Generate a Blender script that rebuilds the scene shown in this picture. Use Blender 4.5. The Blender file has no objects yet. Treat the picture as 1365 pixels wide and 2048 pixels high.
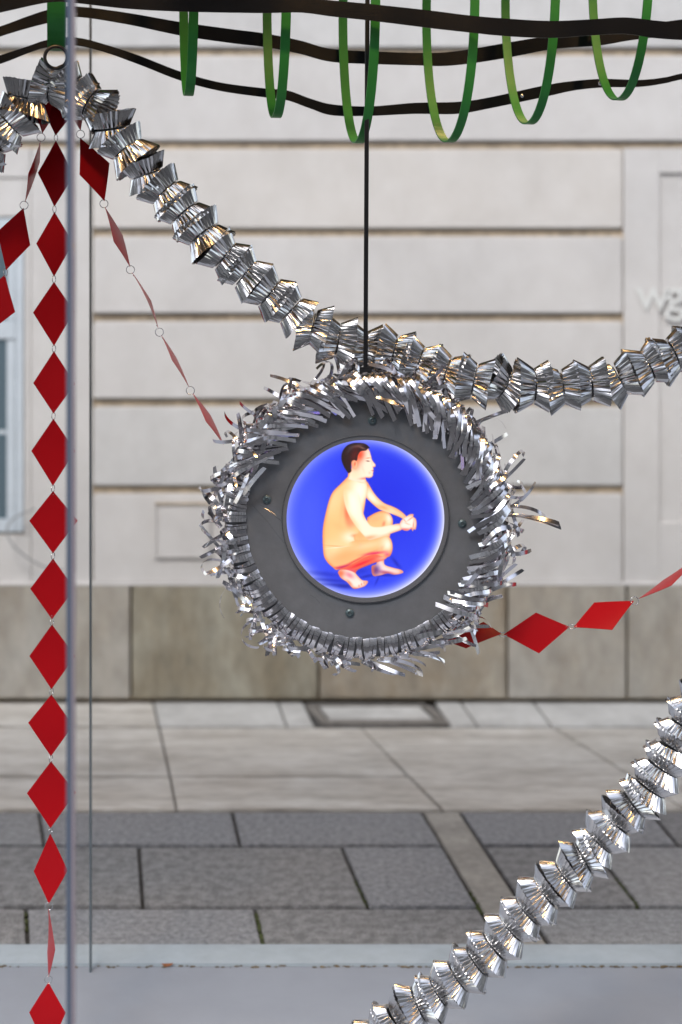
import bpy, bmesh, math, random
import numpy as np
from mathutils import Vector, Matrix
random.seed(7)
R = math.radians
scene = bpy.context.scene
col = scene.collection

# ------------------------------------------------------------------ camera, light, exposure
FPX, HOR, CXP, EYE = 2844.0, 600.0, 682.5, 1.6
cd = bpy.data.cameras.new('camera'); cam = bpy.data.objects.new('camera', cd); col.objects.link(cam)
cam.location = (0, 0, EYE); cam.rotation_euler = (R(90), 0, 0)
cd.sensor_fit = 'HORIZONTAL'; cd.sensor_width = 24; cd.lens = 50
cd.shift_y = -(1024 - HOR) / 1365.0
cd.clip_start = 0.05; cd.clip_end = 500
cd.dof.use_dof = True; cd.dof.focus_distance = 2.82; cd.dof.aperture_fstop = 1.95
scene.camera = cam

w = bpy.data.worlds.new("World"); scene.world = w; w.use_nodes = True
nt = w.node_tree; nt.nodes.clear()
sky = nt.nodes.new('ShaderNodeTexSky'); sky.sky_type = 'NISHITA'; sky.sun_disc = False
SUN_EL, SUN_AZ = 52, 205       # azimuth clockwise from +Y (behind the camera)
sky.sun_elevation = R(SUN_EL); sky.sun_rotation = R(SUN_AZ); sky.air_density = 1.0; sky.dust_density = 1.0; sky.ozone_density = 1.0
bg = nt.nodes.new('ShaderNodeBackground'); bg.inputs['Strength'].default_value = 0.12
hs = nt.nodes.new('ShaderNodeHueSaturation'); hs.inputs['Saturation'].default_value = 0.5
wo = nt.nodes.new('ShaderNodeOutputWorld')
nt.links.new(sky.outputs[0], hs.inputs['Color']); nt.links.new(hs.outputs[0], bg.inputs[0]); nt.links.new(bg.outputs[0], wo.inputs[0])
sl = bpy.data.lights.new('sun', 'SUN'); sl.energy = 1.0; sl.angle = R(25); sl.color = (1, .97, .93)
so = bpy.data.objects.new('sun', sl); col.objects.link(so)
sd = Vector((math.sin(R(SUN_AZ)) * math.cos(R(SUN_EL)), math.cos(R(SUN_AZ)) * math.cos(R(SUN_EL)), math.sin(R(SUN_EL))))
so.rotation_euler = sd.to_track_quat('Z', 'Y').to_euler(); so.location = sd * 20
scene.view_settings.view_transform = 'Standard'; scene.view_settings.look = 'None'
EXPO = 1.42
scene.view_settings.exposure = EXPO; scene.view_settings.gamma = 1
scene.render.engine = 'CYCLES'
scene.cycles.use_denoising = True
scene.cycles.sample_clamp_indirect = 6.0
scene.cycles.max_bounces = 8; scene.cycles.glossy_bounces = 5; scene.cycles.transparent_max_bounces = 16
scene.cycles.caustics_reflective = False; scene.cycles.caustics_refractive = False
scene.cycles.blur_glossy = 0.3

def P(px, py, Y): return Vector(((px - CXP) / FPX * Y, Y, EYE - (py - HOR) / FPX * Y))
def G(px, py, z=0.0):           # a point of the ground plane
    Y = (EYE - z) * FPX / (py - HOR); return Vector(((px - CXP) / FPX * Y, Y, z))

# ------------------------------------------------------------------ materials
def mat(name, c, rough=.6, metal=0.0, noise=0.0, scale=8.0, c2=None, bump=0.0, bscale=60.0, aniso=0, spec=None, stretch=None, extra=None):
    m = bpy.data.materials.new(name); m.use_nodes = True
    n = m.node_tree; b = n.nodes['Principled BSDF']
    b.inputs['Base Color'].default_value = (*c, 1); b.inputs['Roughness'].default_value = rough; b.inputs['Metallic'].default_value = metal
    if spec is not None: b.inputs['Specular IOR Level'].default_value = spec
    tc = n.nodes.new('ShaderNodeTexCoord'); mp = n.nodes.new('ShaderNodeMapping')
    n.links.new(tc.outputs['Object'], mp.inputs[0])
    if stretch: mp.inputs['Scale'].default_value = stretch
    if noise > 0:
        t = n.nodes.new('ShaderNodeTexNoise'); t.inputs['Scale'].default_value = scale; t.inputs['Detail'].default_value = 8; t.inputs['Roughness'].default_value = .65
        n.links.new(mp.outputs[0], t.inputs[0])
        r = n.nodes.new('ShaderNodeValToRGB'); r.color_ramp.elements[0].position = .38; r.color_ramp.elements[1].position = .62
        d = c2 if c2 else tuple(x * (1 - noise) for x in c)
        r.color_ramp.elements[0].color = (*d, 1); r.color_ramp.elements[1].color = (*c, 1)
        n.links.new(t.outputs['Fac'], r.inputs[0])
        t2 = n.nodes.new('ShaderNodeTexNoise'); t2.inputs['Scale'].default_value = scale * 6; t2.inputs['Detail'].default_value = 6
        n.links.new(mp.outputs[0], t2.inputs[0])
        mx = n.nodes.new('ShaderNodeMix'); mx.data_type = 'RGBA'; mx.blend_type = 'OVERLAY'; mx.inputs[0].default_value = min(1, noise * 1.2)
        n.links.new(r.outputs[0], mx.inputs[6]); n.links.new(t2.outputs['Fac'], mx.inputs[7])
        n.links.new(mx.outputs[2], b.inputs['Base Color'])
    if bump > 0:
        t = n.nodes.new('ShaderNodeTexNoise'); t.inputs['Scale'].default_value = bscale; t.inputs['Detail'].default_value = 5
        n.links.new(mp.outputs[0], t.inputs[0])
        bp = n.nodes.new('ShaderNodeBump'); bp.inputs['Strength'].default_value = bump; bp.inputs['Distance'].default_value = .01
        n.links.new(t.outputs['Fac'], bp.inputs['Height']); n.links.new(bp.outputs[0], b.inputs['Normal'])
    return m
M = {}
M['stone'] = mat('pale_stone', (.60, .575, .55), .85, noise=.09, scale=1.6, bump=.25, bscale=120, stretch=(1.3, 1, 1))
M['stone2'] = mat('pale_stone_warm', (.61, .575, .535), .85, noise=.10, scale=1.4, bump=.25, bscale=120, stretch=(1.2, 1, 1))
M['stone3'] = mat('pale_stone_grey', (.575, .56, .54), .85, noise=.10, scale=2.0, bump=.25, bscale=120, stretch=(1.2, 1, 1))
M['joint'] = mat('stone_joint', (.50, .40, .285), .95, noise=.4, scale=5)
M['lime1'] = mat('stained_plinth', (.36, .325, .265), .85, noise=.4, scale=2.0, c2=(.27, .215, .15), bump=.3, bscale=70, stretch=(1.5, 1, .8))
M['lime2'] = mat('green_stained_plinth', (.34, .32, .255), .85, noise=.42, scale=2.1, c2=(.235, .20, .14), bump=.3, bscale=70, stretch=(1.6, 1, .7))
M['lime3'] = mat('grey_plinth', (.42, .395, .35), .85, noise=.3, scale=2.0, c2=(.34, .30, .245), bump=.3, bscale=70, stretch=(1.5, 1, .8))
M['white_slab'] = mat('travertine_paving', (.60, .57, .515), .7, noise=.4, scale=2.2, bump=.3, bscale=50, c2=(.42, .385, .335), stretch=(1, 5, 1))
M['bright_slab'] = mat('bright_travertine', (.58, .57, .54), .7, noise=.2, scale=3, bump=.2, bscale=50)
M['granite'] = mat('granite_paving', (.285, .287, .295), .58, noise=.9, scale=58, bump=.4, bscale=90, c2=(.145, .148, .158))
M['granite2'] = mat('granite_paving_light', (.285, .287, .29), .58, noise=.9, scale=44, bump=.4, bscale=90, c2=(.175, .175, .178))
M['granite3'] = mat('granite_paving_brown', (.245, .243, .242), .58, noise=.9, scale=34, bump=.4, bscale=90, c2=(.13, .128, .13))
M['beige_slab'] = mat('beige_paving', (.34, .32, .285), .7, noise=.3, scale=6, bump=.3, bscale=70)
M['dirt'] = mat('dark_joint', (.085, .082, .078), .95, noise=.5, scale=20)
M['moss'] = mat('moss', (.06, .075, .02), .95, noise=.5, scale=60, c2=(.03, .035, .012))
M['iron'] = mat('hatch_iron', (.25, .23, .205), .7, noise=.3, scale=20)
M['kerb'] = mat('white_kerb', (.36, .41, .445), .5, noise=.12, scale=4, bump=.1)
M['platform'] = mat('grey_platform', (.255, .275, .315), .42, noise=.06, scale=2, bump=.02)
M['asphalt'] = mat('asphalt', (.07, .07, .072), .85, noise=.3, scale=30)
M['far_stone'] = mat('far_facade', (.55, .53, .50), .85, noise=.2, scale=1)
M['far_glass'] = mat('dark_window_glass', (.02, .025, .03), .08)
M['winframe'] = mat('painted_window_frame', (.55, .60, .64), .45, noise=.08, scale=6)
M['pane'] = mat('grey_window_pane', (.10, .14, .165), .15)
M['black'] = mat('black_powdercoat', (.012, .013, .016), .35)
M['band'] = mat('black_brushed_steel', (.007, .008, .011), .34, bump=.1, bscale=40, stretch=(1, 1, 30), spec=.2)
M['green'] = mat('green_paint', (.036, .27, .055), .45, noise=.08, scale=9, spec=.35)
M['red'] = mat('glossy_red_card', (.35, .006, .010), .3, spec=.07)
M['steel'] = mat('ring_steel', (.55, .55, .56), .2, metal=1)
M['foil'] = mat('silver_foil', (.60, .59, .59), .17, metal=1)
M['strip'] = mat('aluminium_strip', (.70, .68, .70), .18, metal=1, bump=.02, bscale=50)
M['plate'] = mat('grey_steel_plate', (.185, .19, .203), .42, metal=.3, noise=.14, scale=7, bump=.05, bscale=200)
M['bezel'] = mat('bezel_steel', (.17, .172, .185), .4, metal=.3)
M['screw'] = mat('dark_zinc_screw', (.085, .12, .13), .35, metal=.4)
M['edge'] = mat('glass_edge', (.10, .125, .175), .12, spec=.8)
M['edge3'] = mat('pale_glass_edge', (.33, .28, .31), .15, spec=.8)
M['edge2'] = mat('glass_joint', (.10, .125, .14), .3)
M['ceil'] = mat('dark_ceiling', (.035, .035, .038), .6)
M['housing'] = mat('lamp_housing', (.03, .03, .03), .4)
M['white_letter'] = mat('white_vinyl', (.67, .67, .64), .6)  # base colour stands in for a pale reflection in the glass
M['litter'] = mat('leaf_litter', (.16, .11, .045), .9, noise=.6, scale=40)
M['leaf'] = mat('dry_leaf', (.22, .08, .03), .8)
M['cable'] = mat('grey_cable', (.25, .25, .25), .6)
gm = bpy.data.materials.new('clear_glass'); gm.use_nodes = True; gm.node_tree.nodes.clear()
t_ = gm.node_tree.nodes.new('ShaderNodeBsdfTransparent'); o_ = gm.node_tree.nodes.new('ShaderNodeOutputMaterial')
t_.inputs[0].default_value = (1, 1, 1, 1); gm.node_tree.links.new(t_.outputs[0], o_.inputs[0]); M['glass'] = gm
em = bpy.data.materials.new('warm_lamp_lens'); em.use_nodes = True
eb = em.node_tree.nodes['Principled BSDF']; eb.inputs['Base Color'].default_value = (1, .6, .25, 1)
eb.inputs['Emission Color'].default_value = (1, .50, .14, 1); eb.inputs['Emission Strength'].default_value = 30; M['lens'] = em
# a vertical blue-to-warm drift on the platform stays out: the light does that.

# ------------------------------------------------------------------ helpers
def tag(o, label=None, cat=None, group=None, kind=None):
    if label: o['label'] = label
    if cat: o['category'] = cat
    if group: o['group'] = group
    if kind: o['kind'] = kind
    return o
def empty(name, loc=(0, 0, 0), label=None, cat=None, group=None):
    o = bpy.data.objects.new(name, None); o.location = loc; o.empty_display_size = .05; col.objects.link(o)
    return tag(o, label, cat, group)
def link(name, me, parent=None, m=None, kind=None):
    o = bpy.data.objects.new(name, me); col.objects.link(o)
    if m and not me.materials: me.materials.append(M[m] if isinstance(m, str) else m)
    if parent:
        o.parent = parent; o.matrix_parent_inverse = parent.matrix_basis.inverted()
    if kind: o['kind'] = kind
    return o
def bmobj(name, bm, m, parent=None, smooth=False, kind=None, ctr=False):
    me = bpy.data.meshes.new(name)
    bmesh.ops.recalc_face_normals(bm, faces=bm.faces)
    bm.to_mesh(me); bm.free()
    if smooth: me.polygons.foreach_set('use_smooth', [True] * len(me.polygons))
    return link(name, me, parent, m, kind)
def add_box(bm, x0, x1, y0, y1, z0, z1, bev=0):
    r = bmesh.ops.create_cube(bm, size=1)
    for v in r['verts']:
        v.co = Vector(((x0 + x1) / 2 + v.co.x * (x1 - x0), (y0 + y1) / 2 + v.co.y * (y1 - y0), (z0 + z1) / 2 + v.co.z * (z1 - z0)))
    if bev:
        es = {e for v in r['verts'] for e in v.link_edges}
        bmesh.ops.bevel(bm, geom=list(es), offset=bev, segments=2, affect='EDGES', clamp_overlap=True)
def box(name, x0, x1, y0, y1, z0, z1, m, parent=None, bev=0, kind=None):
    bm = bmesh.new(); add_box(bm, x0, x1, y0, y1, z0, z1, bev); return bmobj(name, bm, m, parent, kind=kind)
def pbox(name, px0, px1, py0, py1, Y0, Y1, m, parent=None, bev=0):   # a box whose front face at Y0 covers these photo pixels
    a = P(px0, py0, Y0); b = P(px1, py1, Y0)
    return box(name, a.x, b.x, Y0, Y1, b.z, a.z, m, parent, bev)
def tube_bm(bm, pts, r, seg=8, closed=False):
    n = len(pts); rings = []; up = Vector((0, 1, 0.01)).normalized()
    for i, p in enumerate(pts):
        a = pts[(i - 1) % n] if (closed or i) else p; b = pts[(i + 1) % n] if (closed or i < n - 1) else p
        t = (b - a).normalized(); s = t.cross(up)
        if s.length < 1e-4: s = t.cross(Vector((1, 0, 0)))
        s.normalize(); u = s.cross(t)
        rings.append([bm.verts.new(p + (s * math.cos(2 * math.pi * k / seg) + u * math.sin(2 * math.pi * k / seg)) * r) for k in range(seg)])
    for i in range(n if closed else n - 1):
        A, B = rings[i], rings[(i + 1) % n]
        for k in range(seg): bm.faces.new((A[k], A[(k + 1) % seg], B[(k + 1) % seg], B[k]))
    if not closed:
        bm.faces.new(rings[0]); bm.faces.new(rings[-1][::-1])
def cr(pts, n):                                    # Catmull-Rom through tuples
    pts = [Vector(p) for p in pts]; out = []
    e = [pts[0] * 2 - pts[1]] + pts + [pts[-1] * 2 - pts[-2]]
    for i in range(1, len(e) - 2):
        a, b, c, d = e[i - 1:i + 3]
        for k in range(n):
            t = k / n
            out.append(.5 * (2 * b + (c - a) * t + (2 * a - 5 * b + 4 * c - d) * t * t + (3 * b - a - 3 * c + d) * t ** 3))
    out.append(pts[-1]); return out

# ------------------------------------------------------------------ setting: ground, pavement
WY = 5.66                                         # face of the facade opposite
box('ground', -40, 40, -40, 60, -.30, -.06, 'asphalt', kind='structure')
pv = tag(box('pavement', -9, 9, 3.50, WY + .02, -.059, -.012, 'dirt'), kind='structure')
def slab(name, q, m, zt=0.0, label=None):
    vs = [G(x, y, 0) for x, y in q]; bm = bmesh.new()
    t = [bm.verts.new((v.x, v.y, zt)) for v in vs]; b = [bm.verts.new((v.x, v.y, -.011)) for v in vs]
    bm.faces.new(t); bm.faces.new(b[::-1]); n = len(t)
    for i in range(n): bm.faces.new((t[i], b[i], b[(i + 1) % n], t[(i + 1) % n]))
    bmesh.ops.bevel(bm, geom=[e for e in bm.edges if e.verts[0].co.z > -.005 and e.verts[1].co.z > -.005], offset=.003, segments=2, affect='EDGES')
    o = bmobj(name, bm, m, pv)
    if label: o['label'] = label
    return o
def row(y0, y1, cuts, m, g=2.0, name='paving_slab'):
    # cuts: (x at top, x at bottom) of each joint
    for (a0, a1), (b0, b1) in zip(cuts[:-1], cuts[1:]):
        slab(name, [(a0 + g, y0), (b0 - g, y0), (b1 - g, y1), (a1 + g, y1)], random.choice(('granite', 'granite2', 'granite3')) if m == 'granite' else m, zt=random.uniform(-.001, .001))
row(1402, 1452, [(-900, -940), (-300, -330), (306, 318)], 'white_slab')
row(1402, 1452, [(306, 318), (555, 574), (606, 630)], 'bright_slab')
row(1402, 1452, [(868, 902), (920, 956), (1066, 1104), (1500, 1600), (2100, 2250)], 'bright_slab')
row(1456, 1551, [(-940, -1100), (-200, -230), (319, 340)], 'white_slab')
row(1456, 1551, [(319, 340), (724, 816)], 'white_slab')
row(1456, 1619, [(722, 886), (1110, 1372), (1760, 2060), (2300, 2700)], 'white_slab')
row(1555, 1619, [(-1100, -1200), (-320, -340), (341, 353), (820, 884)], 'white_slab')
row(1625, 1689, [(-1250, -1300), (-420, -440), (78, 88), (465, 480), (845, 885)], 'granite', 3.5)
row(1625, 1689, [(921, 965), (1302, 1356), (1700, 1780), (2200, 2300)], 'granite', 3.5)
row(1695, 1812, [(-1300, -1400), (-560, -600), (-210, -225), (278, 286), (684, 736), (888, 956)], 'granite', 4)
row(1695, 1812, [(968, 1048), (1186, 1278), (1760, 1880), (2300, 2400)], 'granite', 4)
row(1819, 1890, [(-1400, -1500), (-620, -640), (52, 56), (510, 527), (960, 1003)], 'granite', 4.5)
row(1819, 1890, [(1052, 1101), (1540, 1600), (2000, 2100)], 'granite', 4.5)
slab('paving_slab', [(849, 1625), (918, 1625), (1094, 1890), (1008, 1890)], 'beige_slab', label='beige strip slab crossing the granite')
# floor hatch framed in dark iron
slab('hatch_lid', [(640, 1413), (840, 1413), (868, 1438), (660, 1438)], 'bright_slab')
for q in ([(612, 1407), (850, 1407), (853, 1411), (615, 1411)], [(612, 1412), (632, 1412), (656, 1440), (638, 1440)],
          [(638, 1440), (894, 1440), (898, 1447), (645, 1447)], [(846, 1412), (862, 1412), (894, 1439), (876, 1439)]):
    slab('hatch_frame', q, 'iron', zt=.002)
# moss in the joints and leaf litter by the kerb
bm = bmesh.new()
for (x0, y0, x1, y1, n) in ((512, 1822, 528, 1888, 60), (1000, 1800, 1050, 1888, 0), (705, 1755, 736, 1812, 30), (940, 1780, 1004, 1888, 40), (985, 1441, 1025, 1444, 12), (1230, 1752, 1277, 1812, 24), (52, 1822, 56, 1860, 16)):
    for i in range(n):
        t = random.random(); p = G(x0 + (x1 - x0) * t + random.uniform(-3, 3), y0 + (y1 - y0) * t + random.uniform(-1, 1))
        r = random.uniform(.003, .008)
        bmesh.ops.create_icosphere(bm, subdivisions=1, radius=r, matrix=Matrix.Translation(p + Vector((0, 0, -.006))) @ Matrix.Diagonal((1, 1, .7, 1)))
bmobj('moss', bm, 'moss', kind='stuff')
# kerb and display platform
ya, yb = G(0, 1891).y, G(0, 1934).y
box('kerb', -6, 6, yb + .004, ya, -.058, .004, 'kerb', bev=.004, kind='structure')
box('floor', -6, 6, 1.75, yb, -.058, .0, 'platform', kind='structure')
bm = bmesh.new()
for i in range(240):
    p = G(random.uniform(-100, 1500), 1935 + random.uniform(-2, 1.5)); r = random.uniform(.001, .0032)
    if random.random() < .5 and p.x < 0: continue
    bmesh.ops.create_icosphere(bm, subdivisions=1, radius=r, matrix=Matrix.Translation(p + Vector((0, 0, .001))) @ Matrix.Diagonal((2.5, 1, .7, 1)))
bmobj('leaf_litter', bm, 'litter', kind='stuff')
def dry_leaf(px, py, s, rz, label):
    bm = bmesh.new(); c = G(px, py); n = 12; vs = []
    for k in range(n):
        a = 2 * math.pi * k / n; x = math.cos(a) * s; y = math.sin(a) * s * .3 * (1 + .2 * math.sin(3 * a))
        vs.append(bm.verts.new((c.x + x * math.cos(rz) - y * math.sin(rz), c.y + x * math.sin(rz) + y * math.cos(rz), .005 + .003 * math.cos(2 * a))))
    ct = bm.verts.new((c.x, c.y, .008))
    for k in range(n): bm.faces.new((vs[k], vs[(k + 1) % n], ct))
    o = bmobj('dry_leaf', bm, 'leaf', smooth=True); tag(o, label, 'leaf')
dry_leaf(335, 1934, .015, .1, 'brown dry leaf lying on the joint below the white kerb')

# ------------------------------------------------------------------ facade opposite
fa = empty('stone_building', (0, WY, 0), 'pale stone building with banded blocks above a stained plinth', 'building')
box('wall', -9, 9, WY + .0165, WY + 6, 0, 9, 'joint', fa)
CL = [-1180, -1010, -840, -665, -490, -300, -90, 103, 290]
for a, b in zip(CL[:-1], CL[1:]):
    for x0, x1 in ((-3600, -1400), (-1400, 0 if b < -400 else -250), (0 if b < -400 else -250, 1900), (1900, 4200)):
        pbox('stone_block', x0, x1, a + 7.5, b - 7.5, WY, WY + .02, random.choice(('stone', 'stone2', 'stone3')), fa, .007)
CL = [290, 465, 635, 806, 980, 1167]
for a, b in zip(CL[:-1], CL[1:]):
    pbox('stone_block', 186, 1247, a + 7.5, b - (7.5 if b < 1167 else 0), WY, WY + .02, random.choice(('stone', 'stone2', 'stone3')), fa, .007)
    pbox('stone_block', 2200, 4200, a + 7.5, b - (7.5 if b < 1167 else 0), WY, WY + .02, random.choice(('stone', 'stone2', 'stone3')), fa, .007)
# right pier with its sunk panel
pbox('pier_stone', 1248.5, 1320, 296, 1167, WY + .004, WY + .02, 'stone', fa)
pbox('pier_stone', 1320.5, 2198, 296, 345, WY + .004, WY + .02, 'stone', fa)
pbox('pier_stone', 1320.5, 2198, 1046, 1167, WY + .004, WY + .02, 'stone', fa)
pbox('pier_stone', 2100, 2198, 346, 1045, WY + .004, WY + .02, 'stone', fa)
pbox('sunk_panel', 1320.5, 2100, 345.5, 1045.5, WY + .014, WY + .0202, 'stone', fa)
# left pier, window surround and window
pbox('pier_stone', 62, 184, 296, 1167, WY + .003, WY + .02, 'stone', fa, .003)
pbox('pier_stone', -700, 61, 296, 355, WY + .003, WY + .02, 'stone', fa, .003)
pbox('pier_stone', 49, 61, 357, 1068, WY + .008, WY + .02, 'stone', fa)
pbox('pier_stone', -700, 48, 357, 432, WY + .008, WY + .02, 'stone', fa)
pbox('pier_stone', -700, 61, 1070, 1167, WY + .003, WY + .02, 'stone', fa)
pbox('pier_stone', -3600, -702, 296, 1167, WY + .003, WY + .02, 'stone', fa)
wn = pbox('window', -380, 47, 434, 1066, WY + .016, WY + .0202, 'pane', fa)
def wf(n, *a): return pbox(n, *a, 'winframe', wn, .002)
wf('window_frame', 31, 47, 436, 1064, WY + .006, WY + .0158); wf('window_frame', -380, 30.5, 436, 474, WY + .008, WY + .0158)
wf('transom', -380, 30.5, 640, 678, WY + .008, WY + .0158); wf('sill', -380, 30.5, 1038, 1064, WY + .004, WY + .0158)
wf('sash', 14, 30.5, 475, 639, WY + .013, WY + .0158); wf('sash', 13, 30.5, 679, 1037, WY + .013, WY + .0158)
wf('glazing_bar', -380, 13, 860, 868, WY + .015, WY + .0158); wf('glazing_bar', -190, -170, 475, 858, WY + .016, WY + .0158)
# small service door cut in the blocks
bm = bmesh.new()
a, b = P(311, 1008, WY), P(420, 1114, WY)
sdr = pbox('service_door', 313, 418, 1010, 1112, WY - .006, WY - .001, 'stone', fa)
for q in ((309, 421, 1006, 1009.2), (309, 421, 1113, 1115), (309, 312.2, 1009.6, 1112.6), (418.8, 421, 1009.6, 1112.6)):
    pbox('door_rim', *q, WY - .012, WY - .001, 'joint' if q[2] == 1006 else 'stone', sdr)
# plinth
J = [(-2600, -1200, 'lime1'), (-1200, -420, 'lime3'), (-420, 262, 'lime3'), (262, 638, 'lime2'), (638, 1015, 'lime1'), (1015, 1255, 'lime3'), (1255, 1640, 'lime3'), (1640, 2600, 'lime1'), (2600, 3800, 'lime2')]
for x0, x1, m in J:
    pbox('plinth_slab', x0 + 2.5, x1 - 2.5, 1172, 1397, WY - .03, WY + .02, m, fa, .004)
box('plinth_cap', -9, 9, WY - .028, WY + .026, P(0, 1171.6, WY - .03).z, P(0, 1168, WY - .03).z, 'stone', fa)
# ghost reflection in the glass, modelled as thin pale letters on the pier
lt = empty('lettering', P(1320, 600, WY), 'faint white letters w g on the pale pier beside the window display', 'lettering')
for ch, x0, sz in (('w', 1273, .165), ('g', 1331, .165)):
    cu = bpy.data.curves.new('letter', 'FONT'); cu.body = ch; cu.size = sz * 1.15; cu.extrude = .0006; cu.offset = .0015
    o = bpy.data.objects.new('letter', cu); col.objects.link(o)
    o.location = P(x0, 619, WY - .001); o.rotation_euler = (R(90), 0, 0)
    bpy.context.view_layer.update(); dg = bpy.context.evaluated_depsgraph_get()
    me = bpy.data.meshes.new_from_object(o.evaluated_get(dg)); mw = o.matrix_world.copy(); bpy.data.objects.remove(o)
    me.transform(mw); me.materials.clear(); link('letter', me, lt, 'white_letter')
# thin grey arc under the window, modelled as a tube
bm = bmesh.new(); tube_bm(bm, cr([P(70, 1018, 5.64), P(30, 1035, 5.62), P(14, 1058, 5.61), P(22, 1085, 5.60), P(50, 1112, 5.60), P(84, 1132, 5.61), P(130, 1142, 5.64)], 6), .0035)
tag(bmobj('cable', bm, 'cable', smooth=True), 'thin grey cable looping down below the window on the stone pier', 'cable')

# building across the street behind the camera, seen only in the foil
fb = empty('street_building', (0, -9, 0), 'brown stone street building with rows of dark windows behind the viewer', 'building')
box('wall', -16, 16, -14, -9, -.06, 9, 'far_stone', fb)
for i in range(-5, 6):
    for k in range(3):
        f = box('window', i * 4.2 - .7, i * 4.2 + .7, -9.02, -8.99, .9 + k * 2.8, 2.9 + k * 2.8, 'far_glass', fb)

# ------------------------------------------------------------------ shop window shell
box('ceiling', -3.2, 3.2, 1.72, 3.46, 2.78, 3.05, 'ceil', kind='structure')
zt = 2.775
def pane(label, x0, x1, y0, y1, zb, top, edges):
    e = empty('glass_pane', ((x0 + x1) / 2, y0, zb), label, 'window pane')
    box('glass', x0, x1, y0, y1, zb, top, 'glass', e)
    for a, b, c, d, m in edges: box('glass_edge', a, b, c, d, zb, top, m, e)
    return e
xe = P(133, 0, 1.95).x; xe2 = P(149, 0, 1.95).x
pane('clear front glass pane whose thick bluish edge runs down beside the red diamonds', -2.2, xe - .001, 1.95, 1.96, .001, zt, [(xe, (xe * .35 + xe2 * .65), 1.948, 1.962, 'edge'), ((xe * .35 + xe2 * .65) + .0001, xe2, 1.949, 1.961, 'edge3')])
yf = yb - .03
xj = P(180.5, 0, yf).x
pane('clear rear glass pane at the corner, left of the thin dark joint line', -3.0, xj - .003, yf, yf + .012, .0205, zt, [])
pane('large clear rear glass pane behind the round picture', xj + .003, 3.0, yf, yf + .012, .001, zt, [(xj - .002, xj + .002, yf - .001, yf + .013, 'edge2')])

# warm spotlights in the shop ceiling
for i, (x, y, tx, ty, tz, e_, lab) in enumerate(((-.75, 2.35, -.55, 2.9, 1.7, 6, 'small black ceiling spotlight with warm lens above the diamond chains'),
                                          (.10, 2.15, .1, 2.9, 1.6, 5, 'small black ceiling spotlight with warm lens above the round picture'),
                                          (.85, 2.45, .45, 2.9, 1.7, 6, 'small black ceiling spotlight with warm lens above the end of the garland'),
                                          (.45, 3.2, .35, 2.95, 2.0, 3, 'small black ceiling spotlight with warm lens near the rear glass'))):
    pos = Vector((x, y, 2.66)); d = (Vector((tx, ty, tz)) - pos).normalized()
    s = empty('spotlight', pos, lab, 'spotlight', 'spotlights in the shop ceiling')
    rot = d.to_track_quat('-Z', 'Y').to_matrix().to_4x4()
    bm = bmesh.new(); bmesh.ops.create_cone(bm, cap_ends=False, segments=24, radius1=.042, radius2=.042, depth=.10, matrix=Matrix.Translation(pos) @ rot)
    bmesh.ops.create_circle(bm, cap_ends=True, segments=24, radius=.042, matrix=Matrix.Translation(pos) @ rot @ Matrix.Translation((0, 0, .05)))
    bmobj('housing', bm, 'housing', s, True)
    bm = bmesh.new(); bmesh.ops.create_cone(bm, cap_ends=True, segments=24, radius1=.036, radius2=.036, depth=.006, matrix=Matrix.Translation(pos) @ rot @ Matrix.Translation((0, 0, -.038)))
    bmobj('lens', bm, 'lens', s)
    bm = bmesh.new(); tube_bm(bm, [pos + Vector((0, 0, .04)), Vector((x, y, 2.779))], .008); bmobj('stem', bm, 'housing', s)
    ld = bpy.data.lights.new('spot_beam', 'SPOT'); ld.energy = e_; ld.color = (1, .62, .28); ld.spot_size = R(62); ld.spot_blend = .5; ld.shadow_soft_size = .035
    lo = bpy.data.objects.new('spot_beam', ld); col.objects.link(lo)
    lo.location = pos + d * .05; lo.rotation_euler = d.to_track_quat('-Z', 'Y').to_euler()
    lo.parent = s; lo.matrix_parent_inverse = s.matrix_basis.inverted()

# ------------------------------------------------------------------ black wavy bands
def band(label, ctrl, Y, bolts=(), amp=.012, ph=0):
    e = empty('wavy_band', P(ctrl[0][0], ctrl[0][1], Y), label, 'metal band', 'black wavy bands under the ceiling')
    top = cr([(x, t, 0) for x, t, b in ctrl], 10); bot = cr([(x, b, 0) for x, t, b in ctrl], 10)
    bm = bmesh.new(); L = []
    for i, (a, b) in enumerate(zip(top, bot)):
        yy = Y + amp * math.sin(a.x * .009 + ph) + .004 * math.sin(a.x * .031 + ph)
        p, q = P(a.x, a.y, yy), P(b.x, b.y, yy)
        L.append([bm.verts.new(p), bm.verts.new(q), bm.verts.new(q + Vector((0, .0025, 0))), bm.verts.new(p + Vector((0, .0025, 0)))])
    for A, B in zip(L[:-1], L[1:]):
        for k in range(4): bm.faces.new((A[k], B[k], B[(k + 1) % 4], A[(k + 1) % 4]))
    bm.faces.new(L[0]); bm.faces.new(L[-1][::-1])
    for ed in bm.edges:
        ed.smooth = True
    o = bmobj('strip', bm, 'band', e)
    for x, y in bolts:
        bm = bmesh.new(); bmesh.ops.create_uvsphere(bm, u_segments=10, v_segments=6, radius=.0045, matrix=Matrix.Translation(P(x, y, Y - amp - .006)))
        bmobj('bolt', bm, 'steel', e, True)
    return e
band('widest, nearest black metal band running along the top edge before the green hoops',
     [(-120, -10, 50), (0, -8, 24), (95, -22, 4), (150, -24, 5), (250, -16, 16), (360, -8, 22), (520, -8, 25), (600, -6, 24), (665, 0, 32), (740, 7, 40), (860, 20, 55), (940, 30, 64), (1010, 36, 71), (1100, 41, 75), (1180, 38, 70), (1250, 34, 67), (1310, 40, 75), (1365, 45, 79), (1480, 50, 84)], 2.69, amp=.008)
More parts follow.
